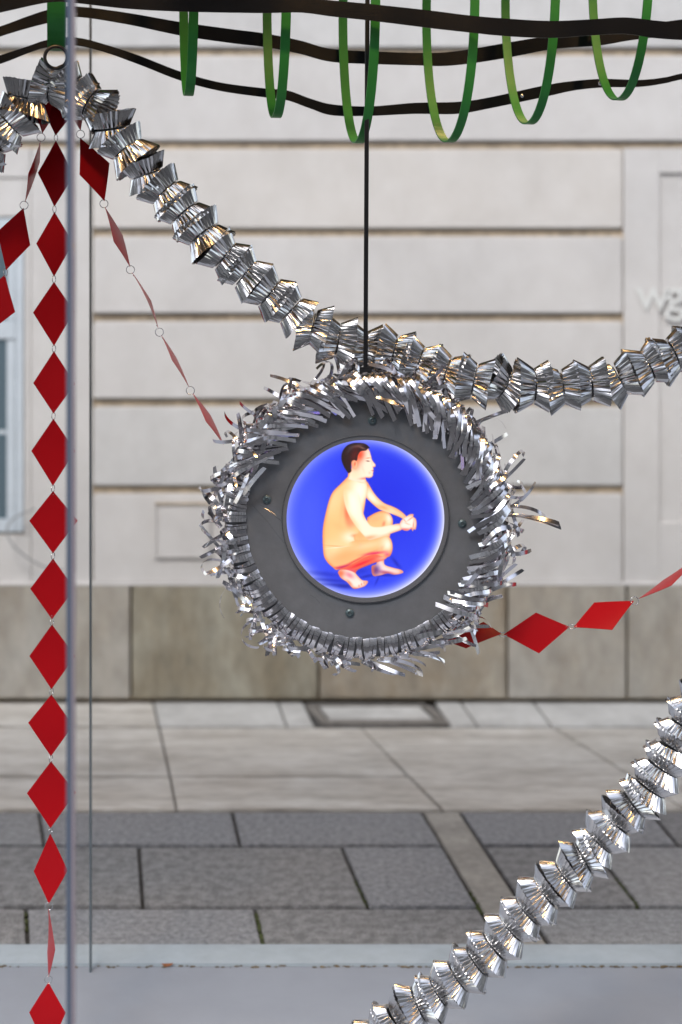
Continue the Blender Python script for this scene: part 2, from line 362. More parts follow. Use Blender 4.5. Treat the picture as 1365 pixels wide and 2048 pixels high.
band('middle black metal band dipping behind the green hoops, brown where lit at the upper right',
     [(-120, 92, 112), (0, 52, 72), (60, 30, 54), (100, 18, 44), (150, 12, 33), (250, 24, 47), (360, 43, 70), (460, 57, 85), (530, 66, 93), (600, 80, 107), (665, 97, 123), (770, 103, 128), (840, 105, 130), (890, 104, 131), (950, 96, 125), (1030, 82, 112), (1110, 70, 97), (1200, 66, 90), (1260, 50, 80), (1320, 44, 72), (1365, 38, 60), (1480, 24, 44)], 2.99, ((853, 117), (1187, 77), (690, 112)), ph=1)
band('lowest black metal band, thin and wavy, with a golden gleam near the middle hoops',
     [(-120, 150, 166), (0, 110, 127), (60, 90, 104), (95, 79, 94), (150, 74, 90), (210, 88, 104), (280, 111, 129), (360, 142, 160), (440, 164, 181), (530, 176, 194), (575, 180, 200), (620, 196, 216), (665, 208, 230), (740, 212, 231), (830, 205, 227), (915, 203, 227), (980, 194, 216), (1090, 170, 193), (1150, 161, 180), (1210, 157, 174), (1280, 159, 173), (1330, 154, 166), (1365, 146, 158), (1480, 124, 136)], 2.985, ((863, 216), (1045, 191), (1201, 166)), ph=2)

# ------------------------------------------------------------------ green hoops
def hoop(cx, bottom, a, label, W=.0185, b=.27, th=None, A=.12, Yc=2.844):
    nr, fr = P(cx + a, bottom, Yc - .115), P(cx - a, bottom, Yc + .115)
    nr.z = fr.z = P(cx, bottom, Yc).z; c = (nr + fr) / 2 + Vector((0, 0, b)); A = (nr - fr).length / 2; bm = bmesh.new(); n = 96; T = .0028
    u = (nr - fr).normalized(); ax = Vector((-u.y, u.x, 0)); L = []
    for k in range(n):
        t = 2 * math.pi * k / n
        def q(s): return c + u * ((A + s) * math.cos(t)) + Vector((0, 0, (b + s) * math.sin(t)))
        L.append([bm.verts.new(q(0) - ax * W / 2), bm.verts.new(q(0) + ax * W / 2), bm.verts.new(q(-T) + ax * W / 2), bm.verts.new(q(-T) - ax * W / 2)])
    for k in range(n):
        X, Z = L[k], L[(k + 1) % n]
        for j in range(4): bm.faces.new((X[j], Z[j], Z[(j + 1) % 4], X[(j + 1) % 4]))
    o = bmobj('hoop', bm, 'green'); tag(o, label, 'hoop', 'green metal hoops hanging through the black bands')
    return o
hoop(113, 101, 0, 'broad green hoop seen edge on above the black ring and the red diamonds', W=.036, b=.2)
hoop(378, 191, 11, 'narrowest green hoop, first to the right of the glass edge')
hoop(554, 235, 20, 'slim green hoop hanging between the narrowest one and the black rod')
hoop(719, 286, 33, 'green hoop directly behind the thin black rod')
hoop(902, 284, 49, 'lowest wide green hoop with a notch at the bottom, just right of the black rod')
hoop(1062, 248, 51, 'second green hoop from the right, between the lowest wide one and the outermost')
hoop(1243, 200, 58, 'outermost green hoop at the upper right, hanging highest of the wide ones')

# black ring and rod
def torus_bm(bm, c, r, t, nrm, seg=28, sg=8):
    q = Vector(nrm).to_track_quat('Z', 'Y'); pts = [c + q @ Vector((math.cos(2 * math.pi * k / seg) * r, math.sin(2 * math.pi * k / seg) * r, 0)) for k in range(seg)]
    rings = []
    for k, p in enumerate(pts):
        d = (p - c).normalized(); z = q @ Vector((0, 0, 1))
        rings.append([bm.verts.new(p + (d * math.cos(2 * math.pi * j / sg) + z * math.sin(2 * math.pi * j / sg)) * t) for j in range(sg)])
    for k in range(seg):
        A, B = rings[k], rings[(k + 1) % seg]
        for j in range(sg): bm.faces.new((A[j], A[(j + 1) % sg], B[(j + 1) % sg], B[j]))
bm = bmesh.new(); torus_bm(bm, P(112, 114, 2.78), .022, .0036, (0, -1, .05))
tag(bmobj('hanging_ring', bm, 'black', smooth=True), 'black metal ring under the broad green hoop that carries the foil garland', 'ring')
rd = empty('hanging_rod', P(738, -60, 2.735), 'thin straight black rod from which the round picture hangs', 'rod')
bm = bmesh.new(); a, b = P(738, -500, 2.735), P(731.5, 738, 2.825); s = .0044
vs = [bm.verts.new(p + Vector((dx, dy, 0))) for p in (a, b) for dx, dy in ((-s, -s), (s, -s), (s, s), (-s, s))]
for k in range(4): bm.faces.new((vs[k], vs[(k + 1) % 4], vs[4 + (k + 1) % 4], vs[4 + k]))
bm.faces.new(vs[:4]); bm.faces.new(vs[4:]); bmesh.ops.bevel(bm, geom=list(bm.edges), offset=.0008, segments=1, affect='EDGES')
bmobj('rod', bm, 'black', rd)
box('rod_clamp', b.x - .012, b.x + .012, b.y - .008, b.y + .02, b.z - .03, b.z + .004, 'black', rd)

# ------------------------------------------------------------------ chains of red diamonds
def diamond(parent, T, Rr, B, L, Y, flip=1, bow=.0035):
    c = [P(x, y, Y) for x, y in (T, Rr, B, L)]
    lr = c[1] - c[3]; app = lr.length / 2; tru = .044
    d = math.sqrt(max(0, tru * tru - app * app)) * flip
    if app > .034: d = min(abs(d), .012) * flip
    t, r, b, l = c; r = P(*Rr, Y + d); l = P(*L, Y - d)
    N = 8; nrm = (r - l).cross(t - b).normalized(); ctr = (t + r + b + l) / 4
    bm = bmesh.new(); g = []
    for i in range(N + 1):
        rw = []
        for j in range(N + 1):
            u, v = i / N, j / N       # u along T->R / L->B, v along T->L / R->B
            p = t * (1 - u) * (1 - v) + r * u * (1 - v) + l * (1 - u) * v + b * u * v
            rad = (p - ctr).dot((t - b).normalized()) / .066
            p = p + nrm * bow * (1 - rad * rad)
            rw.append(p)
        g.append(rw)
    for side, off in ((0, 0), (1, .0006)):
        V = [[bm.verts.new(p + nrm * off) for p in rw] for rw in g]
        for i in range(N):
            for j in range(N): 
                f = bm.faces.new((V[i][j], V[i + 1][j], V[i + 1][j + 1], V[i][j + 1])); f.smooth = True
        if side == 0: V0 = V
    ring = lambda V: [V[i][0] for i in range(N)] + [V[N][j] for j in range(N)] + [V[i][N] for i in range(N, 0, -1)] + [V[0][j] for j in range(N, 0, -1)]
    a_, b_ = ring(V0), ring(V)
    for k in range(len(a_)):
        f = bm.faces.new((a_[k], a_[(k + 1) % len(a_)], b_[(k + 1) % len(a_)], b_[k])); f.smooth = False
        for ed in f.edges: ed.smooth = False
    nf = len(bm.faces)
    for tip, oth in ((t, b), (b, t)):
        cc = tip + (oth - tip).normalized() * .0065 + nrm * bow * .15
        torus_bm(bm, cc, .0012, .0005, nrm, 8, 4)
        torus_bm(bm, cc - nrm * .0004, .0006, .0006, nrm, 8, 4)
    o = bmobj('red_diamond', bm, 'red', parent)
    o.data.materials.append(M['steel'])
    for i, f in enumerate(o.data.polygons):
        if i >= nf: f.material_index = 1; f.use_smooth = True
    return o
def ring(parent, x, y, Y, face=True, r=.0082, rot=0):
    bm = bmesh.new()
    nrm = (0.1, -1, .05) if face else (math.cos(rot), -.28, math.sin(rot))
    torus_bm(bm, P(x, y, Y), r, .0008, nrm, 24, 6); return bmobj('link_ring', bm, 'steel', parent, True)

sA = empty('diamond_chain', P(118, 140, 2.91), 'long straight chain of red diamonds hanging vertically beside the glass edge', 'chain', 'chains of red card diamonds')
YA = 2.905
J = [(112, 275), (109, 418), (108, 558), (108, 697), (107, 832), (106, 977), (106, 1112), (104, 1244), (103, 1384), (102, 1518), (101, 1662), (98, 1813), (97, 1960), (97, 2110)]
Lt = [(74, 345), (72, 487), (66, 625), (66, 766), (62, 902), (58, 1042), (60, 1178), (58, 1313), (57, 1445), (53, 1588), (66, 1744), (93, 1905), (60, 2024)]
diamond(sA, (117, 150), (150, 222), (111, 271), (80, 208), YA)
for k in range(13):
    (x0, y0), (x1, y1) = J[k], J[k + 1]; lx, ly = Lt[k]; mid = (x0 + x1) / 2
    rx = 2 * mid - lx + (1 if k % 2 else -1); ry = ly + random.uniform(-3, 6)
    if k == 11: rx, ry = 108, 1900
    if k == 10: rx = 134
    g = 5
    diamond(sA, (x0, y0 + g), (rx, ry), (x1, y1 - g), (lx, ly), YA, flip=random.choice((1, -1)), bow=random.choice((-1, 1)) * random.uniform(.001, .0035))
for k, (x, y) in enumerate(J): ring(sA, x, y, YA, face=k in (11, 12), r=.0075)
YB = 2.89
sB = empty('diamond_chain', P(100, 170, YB), 'short chain of red diamonds swinging out to the left past the window frame', 'chain', 'chains of red card diamonds')
diamond(sB, (110, 160), (112, 215), (83, 266), (70, 228), YB)
diamond(sB, (80, 281), (76, 323), (50, 404), (53, 346), YB)
diamond(sB, (47, 415), (61, 490), (12, 540), (-5, 463), YB, 1, -.004)
diamond(sB, (10, 549), (32, 624), (-26, 668), (-44, 600), YB, -1)
for x, y, f in ((82, 274, True), (48, 410, True), (11, 545, False)): ring(sB, x, y, YB, f)
YC = 2.885
sC = empty('diamond_chain', P(120, 150, YC), 'long diagonal chain of thin turned red diamonds running down to the wreath', 'chain', 'chains of red card diamonds')
for q in (((118, 155), (165, 220), (160, 261), (120, 205)), ((160, 275), (217, 327), (209, 402), (157, 350)), ((210, 414), (242, 472), (260, 534), (224, 484)),
          ((264, 545), (299, 603), (316, 657), (290, 599)), ((322, 671), (349, 716), (378, 775), (341, 722)), ((385, 787), (418, 832), (447, 890), (409, 845))):
    diamond(sC, *q, YC)
for x, y in ((161, 268), (208, 407), (261, 539), (319, 664), (381, 781)): ring(sC, x, y, YC, True)
YD = 2.90
sD = empty('diamond_chain', P(900, 1280, YD), 'chain of red diamonds stretching sideways from the lower wreath to the right', 'chain', 'chains of red card diamonds')
for i, q in enumerate((((1004, 1269), (933, 1299), (893, 1284), (968, 1246)), ((1140, 1254), (1079, 1307), (1008, 1269), (1073, 1225)), ((1269, 1202), (1226, 1262), (1148, 1255), (1190, 1207)), ((1400, 1112), (1342, 1169), (1279, 1198), (1326, 1158)))):
    diamond(sD, *q, YD, flip=-1, bow=.003 * (-1) ** i)
for x, y, f in ((1006, 1269, False), (1144, 1254, False), (1270, 1202, True)):
    bm = bmesh.new(); torus_bm(bm, P(x, y, YD), .0085, .0009, (0, -.3, 1) if not f else (.2, -1, .1), 24, 6); bmobj('link_ring', bm, 'steel', sD, True)

# ------------------------------------------------------------------ foil garlands
def cup_mesh(seed, hh, r1b, r0=.033):
    rd_ = random.Random(seed); nf = (28 if hh > .026 else 34) + rd_.choice((0, 2)); H = hh + rd_.uniform(-.001, .001); per = 4; n = nf * per
    r1 = r1b + rd_.uniform(-.001, .001); bm = bmesh.new(); rows = []
    lob = [rd_.uniform(-.4, .4) for _ in range(4)]; jit = [rd_.uniform(-1, 1) for _ in range(nf)]
    dz = [rd_.uniform(-.0006, .0006) for _ in range(nf)]
    for i, t in enumerate((0, .03, .5, 1.0)):
        rw = []
        for k in range(n):
            f, s = divmod(k, per); tri = (-1, 0, 1, 0)[s]
            a = 2 * math.pi * (k + .12 * jit[f]) / n
            r = r0 + (r1 - r0) * t + tri * (.0011 + .0017 * t) * (1 + .2 * jit[f])
            r += .0009 * t * math.sin(2 * a + lob[0] * 5) + .0006 * t * math.sin(5 * a + lob[1] * 5) + .0005 * jit[(f * 3) % nf] * t
            if i == 0: r = r0
            z = H * t + (dz[f] + .0009 * math.sin(3 * a + lob[2] * 6)) * t
            rw.append(bm.verts.new((r * math.cos(a), r * math.sin(a), z)))
        rows.append(rw)
    for A, B in zip(rows[:-1], rows[1:]):
        for k in range(n): bm.faces.new((A[k], A[(k + 1) % n], B[(k + 1) % n], B[k]))
    bm.faces.new(rows[0][::-1])
    me = bpy.data.meshes.new('foil_cup'); bm.to_mesh(me); bm.free(); me.materials.append(M['foil']); return me
CUPS = [cup_mesh(s, .0295, .0475) for s in range(8)]; FLAT = [cup_mesh(s + 20, .0240, .0515, .0350) for s in range(8)]
bm = bmesh.new(); bmesh.ops.create_cone(bm, cap_ends=True, segments=20, radius1=.0285, radius2=.0285, depth=.0022); SP = bpy.data.meshes.new('spacer'); bm.to_mesh(SP); bm.free(); SP.materials.append(M['black'])
def garland(label, pts, Yf, pitch, wild=(), jit=.10, start=0, sc=1.0, lean=0.0, cups=CUPS):
    e = empty('foil_garland', P(pts[0][0], pts[0][1], Yf(pts[0][0])), label, 'garland', 'silver garlands of fluted foil cups')
    c = cr([(x, y, 0) for x, y in pts], 24)
    c3 = [P(v.x, v.y, Yf(v.x)) for v in c]; S = [0]
    for a, b in zip(c3[:-1], c3[1:]): S.append(S[-1] + (b - a).length)
    def at(s):
        for i in range(len(S) - 1):
            if S[i + 1] >= s:
                t = (s - S[i]) / max(1e-9, S[i + 1] - S[i]); return c3[i].lerp(c3[i + 1], t), (c3[i + 1] - c3[i]).normalized()
        return c3[-1], (c3[-1] - c3[-2]).normalized()
    s = start; k = 0; cord = []
    while s < S[-1]:
        p, t = at(s); cord.append(p)
        t = (t + Vector((0, lean, 0))).normalized()
        ax = Vector((random.gauss(0, 1), random.gauss(0, 1), random.gauss(0, 1))).normalized()
        ang = random.gauss(0, jit)
        if k in wild: ang = wild[k]; ax = Vector((.25, .9, .3)).normalized()
        t = Matrix.Rotation(ang, 3, ax) @ t
        q = t.to_track_quat('Z', 'Y').to_matrix().to_4x4()
        for sg in (1, -1):
            o = link('foil_cup', random.choice(cups)); 
            o.parent = e; o.matrix_parent_inverse = e.matrix_basis.inverted()
            tilt = Matrix.Rotation(random.gauss(0, .05), 4, 'X') @ Matrix.Rotation(random.uniform(0, 6.28), 4, 'Z')
            o.matrix_basis = Matrix.Translation(p) @ q @ (Matrix.Rotation(math.pi, 4, 'X') if sg < 0 else Matrix.Identity(4)) @ Matrix.Translation((0, 0, .0012)) @ tilt @ Matrix.Scale(sc * random.uniform(.96, 1.05), 4)
        o = link('spacer', SP); o.parent = e; o.matrix_parent_inverse = e.matrix_basis.inverted(); o.matrix_basis = Matrix.Translation(p) @ q
        s += pitch * random.uniform(.94, 1.06); k += 1
    bm = bmesh.new(); tube_bm(bm, cord, .0015, 6); bmobj('cord', bm, 'black', e)
    return e
G1 = [(140, 178), (172, 196), (205, 232), (243, 282), (284, 336), (326, 377), (363, 418), (402, 462), (440, 502), (480, 538), (530, 578), (580, 618), (635, 660), (690, 688), (745, 698), (795, 706), (850, 730), (905, 748), (960, 764), (1015, 768), (1065, 772), (1115, 774), (1165, 768), (1220, 764), (1270, 745), (1320, 722), (1365, 702), (1420, 676)]
garland('longest silver garland, sagging from the black ring past the wreath top to the right', G1, lambda x: 2.845 + .045 * math.exp(-((x - 745) / 160) ** 2), .0575,
        {0: .3, 1: -.35, 2: .55, 4: .5, 12: -.45, 13: -.3, 19: .5, 28: -.6, 29: .2, 31: .25}, sc=1.04)
garland('short silver garland dropping to the left edge beside the diamond chains', [(100, 172), (72, 180), (50, 205), (25, 240), (0, 262), (-40, 310), (-80, 370)], lambda x: 2.835, .056, {0: .5, 1: -.5}, sc=1.06)
garland('steep silver garland of tightly nested cups crossing the lower right corner', [(1450, 1330), (1420, 1370), (1395, 1410), (1370, 1452), (1345, 1495), (1320, 1540), (1292, 1583), (1259, 1616), (1229, 1650), (1200, 1682), (1172, 1716), (1140, 1748), (1100, 1780), (1065, 1815), (1030, 1850), (1000, 1882), (966, 1915), (932, 1942), (900, 1968), (864, 1995), (815, 2025), (770, 2062), (720, 2105)],
        lambda x: 2.80, .048, {10: .35}, jit=.04, sc=.99, cups=FLAT)

# ------------------------------------------------------------------ the round picture with its wreath of strips
CW = P(731, 1034, 2.844)                          # centre
wr = empty('round_picture', CW, 'round backlit picture of a crouching figure in a grey plate ringed with curled silver strips', 'light box')
def annulus(r0, r1, y0, y1, n=160, bev=0):
    bm = bmesh.new(); rr = []
    for k in range(n):
        a = 2 * math.pi * k / n; ca, sa = math.cos(a), math.sin(a)
        rr.append([bm.verts.new(CW + Vector((r * ca, y, r * sa))) for r, y in ((r0, y0), (r1, y0), (r1, y1), (r0, y1))])
    for k in range(n):
        A, B = rr[k], rr[(k + 1) % n]
        for j in range(4): bm.faces.new((A[j], B[j], B[(j + 1) % 4], A[(j + 1) % 4]))
    return bm
FY = -.022                                         # front of the plate, relative to the centre plane
bmobj('plate', annulus(.1605, .250, FY, FY + .006), 'plate', wr)
bmobj('bezel', annulus(.1565, .1665, FY - .0035, FY - .0002), 'bezel', wr)
bmobj('bezel_lip', annulus(.1650, .1662, FY - .0052, FY - .0036), 'steel', wr)
bm = annulus(.150, .25, FY + .0065, .045); bmobj('case', bm, 'black', wr)
bm = bmesh.new(); bmesh.ops.create_cone(bm, cap_ends=True, segments=64, radius1=.25, radius2=.25, depth=.004, matrix=Matrix.Translation(CW + Vector((0, .048, 0))) @ Matrix.Rotation(R(90), 4, 'X')); bmobj('back_cover', bm, 'black', wr)
# round core the strips are wound on
bm = bmesh.new(); torus_bm(bm, CW + Vector((0, .002, 0)), .257, .024, (0, -1, 0), 96, 12); bmobj('core', bm, 'plate', wr, True)
for x, y in ((745, 841), (534, 999), (925, 1047), (700, 1226)):
    c = P(x, y, 2.844 + FY); c.y = CW.y + FY
    bm = bmesh.new(); mt = Matrix.Translation(c + Vector((0, -.0015, 0))) @ Matrix.Rotation(R(90), 4, 'X')
    bmesh.ops.create_cone(bm, cap_ends=True, segments=20, radius1=.0088, radius2=.0080, depth=.003, matrix=mt)
    torus_bm(bm, c + Vector((0, -.0032, 0)), .0040, .0010, (0, -1, 0), 16, 6)
    s_ = bmobj('screw', bm, 'screw', wr, True)
    bm = bmesh.new(); bmesh.ops.create_cone(bm, cap_ends=True, segments=6, radius1=.0017, radius2=.0017, depth=.0009, matrix=Matrix.Translation(c + Vector((0, -.0036, 0))) @ Matrix.Rotation(R(90), 4, 'X')); bmobj('screw_socket', bm, 'steel', s_)
# hairline scratches
bm = bmesh.new()
for (x0, y0, x1, y1) in ((503, 1008, 568, 1086), (518, 1008, 562, 1042), (540, 1022, 566, 1046), (620, 1190, 640, 1206)):
    tube_bm(bm, [P(x0, y0, 2.844 + FY - .0001), P((x0 + x1) / 2 + 1, (y0 + y1) / 2 - 2, 2.844 + FY - .0001), P(x1, y1, 2.844 + FY - .0001)], .00022, 4)
bmobj('scratch', bm, 'steel', wr)

# the backlit print, drawn as polygons into a colour attribute (flat print)
NP = 330; SS = 3; RP = .1595
def draw_print():
    n = NP * SS; g = (np.arange(n) + .5) / n * 2 - 1
    U, V = np.meshgrid(g, -g); K = 634 * RP / .158
    X = 686 + U * K; Y = 699 - V * K
    Rr = np.hypot(U, V) * RP / .158
    def inside(poly, soft=0):
        m = np.zeros(X.shape, bool); k = len(poly)
        for i in range(k):
            x1, y1 = poly[i]; x2, y2 = poly[(i + 1) % k]
            if y1 == y2: continue
            c = ((y1 > Y) != (y2 > Y)) & (X < (x2 - x1) * (Y - y1) / (y2 - y1) + x1); m ^= c
        return m
    def smooth(poly):
        return [(v.x, v.y) for v in cr([(x, y, 0) for x, y in poly + poly[:1]], 5)[:-1]]
    def blob(cx, cy, rx, ry, ang=0):
        a = R(ang); dx, dy = X - cx, Y - cy; u = dx * math.cos(a) + dy * math.sin(a); v = -dx * math.sin(a) + dy * math.cos(a)
        return np.exp(-((u / rx) ** 2 + (v / ry) ** 2))
    img = np.zeros(X.shape + (3,)); base = np.array((46, 66, 232.)); img[:] = base
    img += blob(820, 560, 420, 420)[..., None] * np.array((-22, -26, -14)); img += blob(240, 700, 260, 520)[..., None] * np.array((22, 22, 8))
    gl = np.clip((Rr - .80) / .2, 0, 1) ** 2.2  # white glow of the edge-lit box, put into the print colours
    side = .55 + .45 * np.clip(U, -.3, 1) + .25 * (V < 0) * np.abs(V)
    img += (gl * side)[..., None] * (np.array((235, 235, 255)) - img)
    for (cx, cy, rx, ry, an, s) in ((400, 1190, 190, 16, 4, .45), (430, 1225, 150, 14, 3, .4), (360, 1140, 160, 22, 6, .35), (690, 1160, 60, 12, -12, .45), (780, 1190, 8, 40, 25, .4), (930, 1050, 14, 60, -38, .45), (640, 1120, 80, 25, -8, .3), (520, 1240, 80, 18, 4, .55), (840, 1150, 90, 10, 0, .5)):
        img *= 1 - blob(cx, cy, rx, ry, an)[..., None] * s * np.array((1, .9, .45))
    def blur(a, k):
        for ax in (0, 1):
            for _ in range(2):
                c = np.cumsum(np.pad(a, [(k + 1, k) if q == ax else (0, 0) for q in (0, 1)], mode='edge'), axis=ax)
                a = (np.take(c, range(2 * k + 1, c.shape[ax]), ax) - np.take(c, range(0, c.shape[ax] - 2 * k - 1), ax)) / (2 * k + 1)
        return a
    body = np.zeros(X.shape)
    def paint(poly, colr, shades=(), do_smooth=True, rim=(222, 92, 46), rs_=.55, rk=15, fade=()):
        m = inside(smooth(poly) if do_smooth else poly); body[m] = 1; c = np.zeros(X.shape + (3,)); c[:] = colr
        bl = blur(body, rk) * .72 + blur(m.astype(float), rk) * .28; rf_ = np.clip(1.0 - (bl - .5) * 2.1, 0, 1)[..., None] ** 1.3
        for (cx, cy, rx, ry, an, cc, s) in shades:
            w_ = np.clip(blob(cx, cy, rx, ry, an)[..., None] * s, 0, 1); c = c * (1 - w_) + np.array(cc, float) * w_
        c = c * (1 - rf_ * rs_) + np.array(rim, float) * rf_ * rs_
        al = np.minimum(blur(m.astype(float), 2), 1)
        for fb_ in fade: al = al * np.clip(1 - 1.5 * blob(*fb_), 0, 1)
        al = al[..., None]; img[:] = img * (1 - al) + c * al
    PE, WH, RD, MG, OR = (255, 192, 128), (255, 242, 222), (238, 60, 50), (205, 20, 110), (255, 150, 95)
    paint([(778, 1035), (830, 1020), (840, 1065), (900, 1088), (960, 1103), (986, 1118), (980, 1134), (920, 1146), (862, 1136), (800, 1152), (745, 1152), (735, 1080), (770, 1062)], (255, 222, 215),
          ((765, 1110, 40, 50, 0, (85, 50, 130), .95), (745, 1100, 18, 40, 0, (200, 90, 70), .6), (850, 1130, 70, 16, 10, (150, 60, 110), .8)))
    paint([(700, 690), (760, 655), (820, 636), (870, 650), (900, 690), (905, 740), (884, 800), (875, 850), (790, 890), (600, 890), (586, 835), (630, 780), (690, 745)], (255, 190, 130),
          ((880, 690, 34, 50, 0, WH, .9), (760, 700, 60, 30, -20, (255, 175, 120), .8), (640, 830, 50, 40, 0, (255, 170, 110), .8), (870, 810, 26, 50, 0, (255, 235, 215), .8), (832, 740, 12, 22, 20, (240, 120, 90), .7)))
    paint([(700, 400), (760, 500), (830, 570), (900, 600), (950, 625), (1000, 665), (1022, 700), (1010, 722), (968, 692), (900, 664), (830, 638), (790, 622), (720, 562), (685, 520), (690, 460)], (255, 222, 180),
          ((730, 530, 50, 40, 45, WH, .8), (830, 610, 50, 18, 20, (255, 150, 90), .7), (940, 640, 60, 20, 30, (255, 190, 140), .6)))
    paint([(545, 365), (490, 420), (430, 480), (400, 540), (375, 630), (350, 750), (344, 850), (352, 980), (375, 1035), (420, 1080), (470, 1105), (600, 1000), (640, 900), (600, 872), (600, 835), (640, 800), (672, 650), (690, 540), (702, 430), (688, 385), (655, 330), (560, 320)], PE,
          ((640, 480, 90, 170, 5, WH, 1), (540, 660, 26, 80, -10, (240, 90, 60), .7), (575, 730, 40, 40, 0, (245, 120, 90), .5), (370, 760, 28, 260, 4, (255, 180, 110), .6), (560, 850, 60, 50, 0, WH, .8), (455, 950, 110, 90, 0, (255, 214, 165), .7), (450, 918, 90, 5, 4, (240, 150, 95), .6), (470, 928, 90, 4, -6, (255, 245, 225), .6), (430, 560, 60, 120, 20, (255, 215, 165), .5), (545, 395, 60, 16, -30, (255, 185, 135), .6), (500, 620, 16, 110, 8, (248, 176, 118), .5), (640, 400, 30, 10, 20, (245, 150, 105), .6), (470, 760, 60, 30, 30, (255, 178, 118), .4), (600, 835, 30, 14, 0, (240, 130, 80), .6)))
    paint([(480, 1100), (560, 1062), (640, 1012), (700, 985), (760, 970), (820, 980), (872, 985), (840, 1025), (780, 1045), (700, 1075), (625, 1108), (600, 1145), (560, 1145), (500, 1125)], (236, 96, 72),
          ((840, 1010, 60, 22, -10, (255, 190, 170), .8), (650, 1060, 90, 12, -22, (225, 20, 50), .8), (560, 1120, 60, 20, 0, (225, 80, 110), .8), (700, 1080, 80, 10, -22, (110, 30, 120), .8)))
    paint([(470, 1106), (420, 1082), (375, 1032), (353, 960), (390, 915), (500, 912), (600, 875), (700, 868), (800, 850), (860, 835), (893, 870), (904, 930), (892, 980), (870, 1004), (822, 1000), (760, 985), (690, 1003), (640, 1028), (560, 1072)], (255, 180, 120),
          ((860, 900, 50, 55, 0, WH, .95), (700, 915, 150, 30, -12, (255, 208, 160), .8), (400, 970, 70, 80, 0, (255, 200, 150), .8), (600, 1038, 130, 9, -27, (215, 60, 60), .8), (500, 1085, 90, 12, -12, (190, 30, 90), .9), (760, 975, 80, 12, -8, (215, 30, 90), .85), (860, 985, 26, 18, 0, (205, 60, 130), .6), (815, 940, 14, 30, 30, (250, 170, 120), .5), (500, 1000, 120, 40, -20, (252, 165, 105), .5)), fade=((400, 925, 90, 45, 0), (505, 905, 70, 26, 0)))
    paint([(466, 1130), (480, 1108), (540, 1108), (600, 1130), (630, 1160), (660, 1188), (700, 1194), (706, 1208), (682, 1236), (640, 1252), (600, 1259), (575, 1246), (540, 1206), (490, 1172)], (255, 226, 214),
          ((490, 1135, 34, 34, 0, (245, 110, 70), .9), (560, 1150, 40, 22, 30, (215, 80, 110), .6), (560, 1210, 34, 12, 48, (240, 130, 110), .7), (655, 1222, 6, 10, 0, (230, 100, 90), .7), (675, 1212, 5, 9, 0, (230, 100, 90), .7), (635, 1235, 6, 9, 0, (230, 100, 90), .6), (600, 1255, 30, 6, 5, (235, 110, 90), .8)))
    paint([(560, 400), (610, 430), (640, 520), (665, 640), (700, 720), (735, 760), (800, 766), (880, 752), (950, 738), (985, 755), (978, 786), (900, 815), (830, 840), (760, 860), (710, 868), (672, 832), (620, 772), (570, 700), (533, 620), (512, 520), (520, 440)], (255, 234, 208),
          ((530, 520, 22, 110, -8, (255, 212, 160), .8), (590, 720, 26, 80, -35, (255, 205, 150), .75), (720, 850, 60, 18, -10, (250, 160, 110), .8), (850, 830, 90, 12, -16, (255, 200, 165), .7), (590, 560, 30, 120, -8, WH, .9)), fade=((560, 425, 75, 60, 0), (628, 440, 40, 60, 0)))
    paint([(958, 740), (972, 712), (1004, 688), (1040, 664), (1070, 664), (1068, 684), (1088, 700), (1095, 740), (1086, 786), (1072, 784), (1062, 800), (1050, 782), (1020, 796), (980, 786)], (255, 232, 218),
          ((1000, 785, 40, 10, 0, (235, 110, 130), .8), (1045, 700, 30, 5, -35, (235, 130, 100), .8), (1068, 750, 5, 30, 5, (235, 120, 100), .8), (1020, 740, 26, 5, 20, (245, 160, 130), .6), (1000, 715, 5, 16, -40, (240, 130, 100), .6), (1052, 780, 8, 10, 0, (230, 60, 60), .7)))
    face = [(560, 345), (575, 290), (570, 240), (600, 180), (660, 150), (708, 138), (722, 165), (734, 208), (736, 222), (746, 242), (768, 268), (766, 284), (746, 292), (753, 306), (746, 316), (752, 324), (746, 336), (748, 352), (738, 368), (716, 376), (686, 372), (690, 395), (660, 410), (600, 400), (550, 385)]
    paint(face, (255, 228, 205), ((640, 190, 40, 60, 20, (250, 70, 40), .95), (600, 260, 40, 60, 0, (245, 110, 70), .8), (600, 350, 60, 40, 0, (255, 220, 180), .7), (680, 378, 40, 10, -6, (240, 110, 90), .7), (720, 335, 10, 10, 0, (255, 170, 150), .5), (665, 300, 10, 40, -20, (255, 200, 170), .4)), False, rs_=.4, rk=8)
    paint([(580, 240), (605, 234), (620, 256), (616, 300), (600, 304), (584, 286)], (255, 190, 150), ((602, 262, 8, 18, 10, (230, 80, 50), .8),))
    paint([(546, 332), (515, 285), (495, 225), (503, 165), (538, 118), (590, 97), (650, 96), (690, 106), (720, 134), (706, 140), (690, 156), (650, 162), (628, 192), (618, 236), (596, 232), (576, 245), (570, 290), (574, 320), (556, 336)], (40, 16, 18),
          ((620, 120, 60, 14, -12, (150, 120, 110), .5), (660, 135, 30, 8, 20, (170, 130, 110), .6), (600, 190, 30, 60, 20, (110, 25, 20), .6), (560, 150, 12, 40, 40, (80, 70, 75), .5), (590, 300, 20, 40, 0, (90, 20, 20), .5)), rim=(20, 8, 12), rs_=.5)
    for (cx, cy, rx, ry, an, cc, s) in ((706, 240, 14, 4, 4, (70, 25, 25), .95), (708, 216, 18, 3.5, -6, (200, 90, 60), .8), (744, 317, 11, 3, 4, (205, 60, 60), .9), (752, 286, 9, 3.5, -6, (225, 110, 90), .8), (738, 262, 4, 16, -18, (250, 190, 160), .6)):
        w_ = np.clip(blob(cx, cy, rx, ry, an)[..., None] * s, 0, 1); img[:] = img * (1 - w_) + np.array(cc, float) * w_
    img = np.clip(img, 0, 255).reshape(NP, SS, NP, SS, 3).mean((1, 3)) / 255
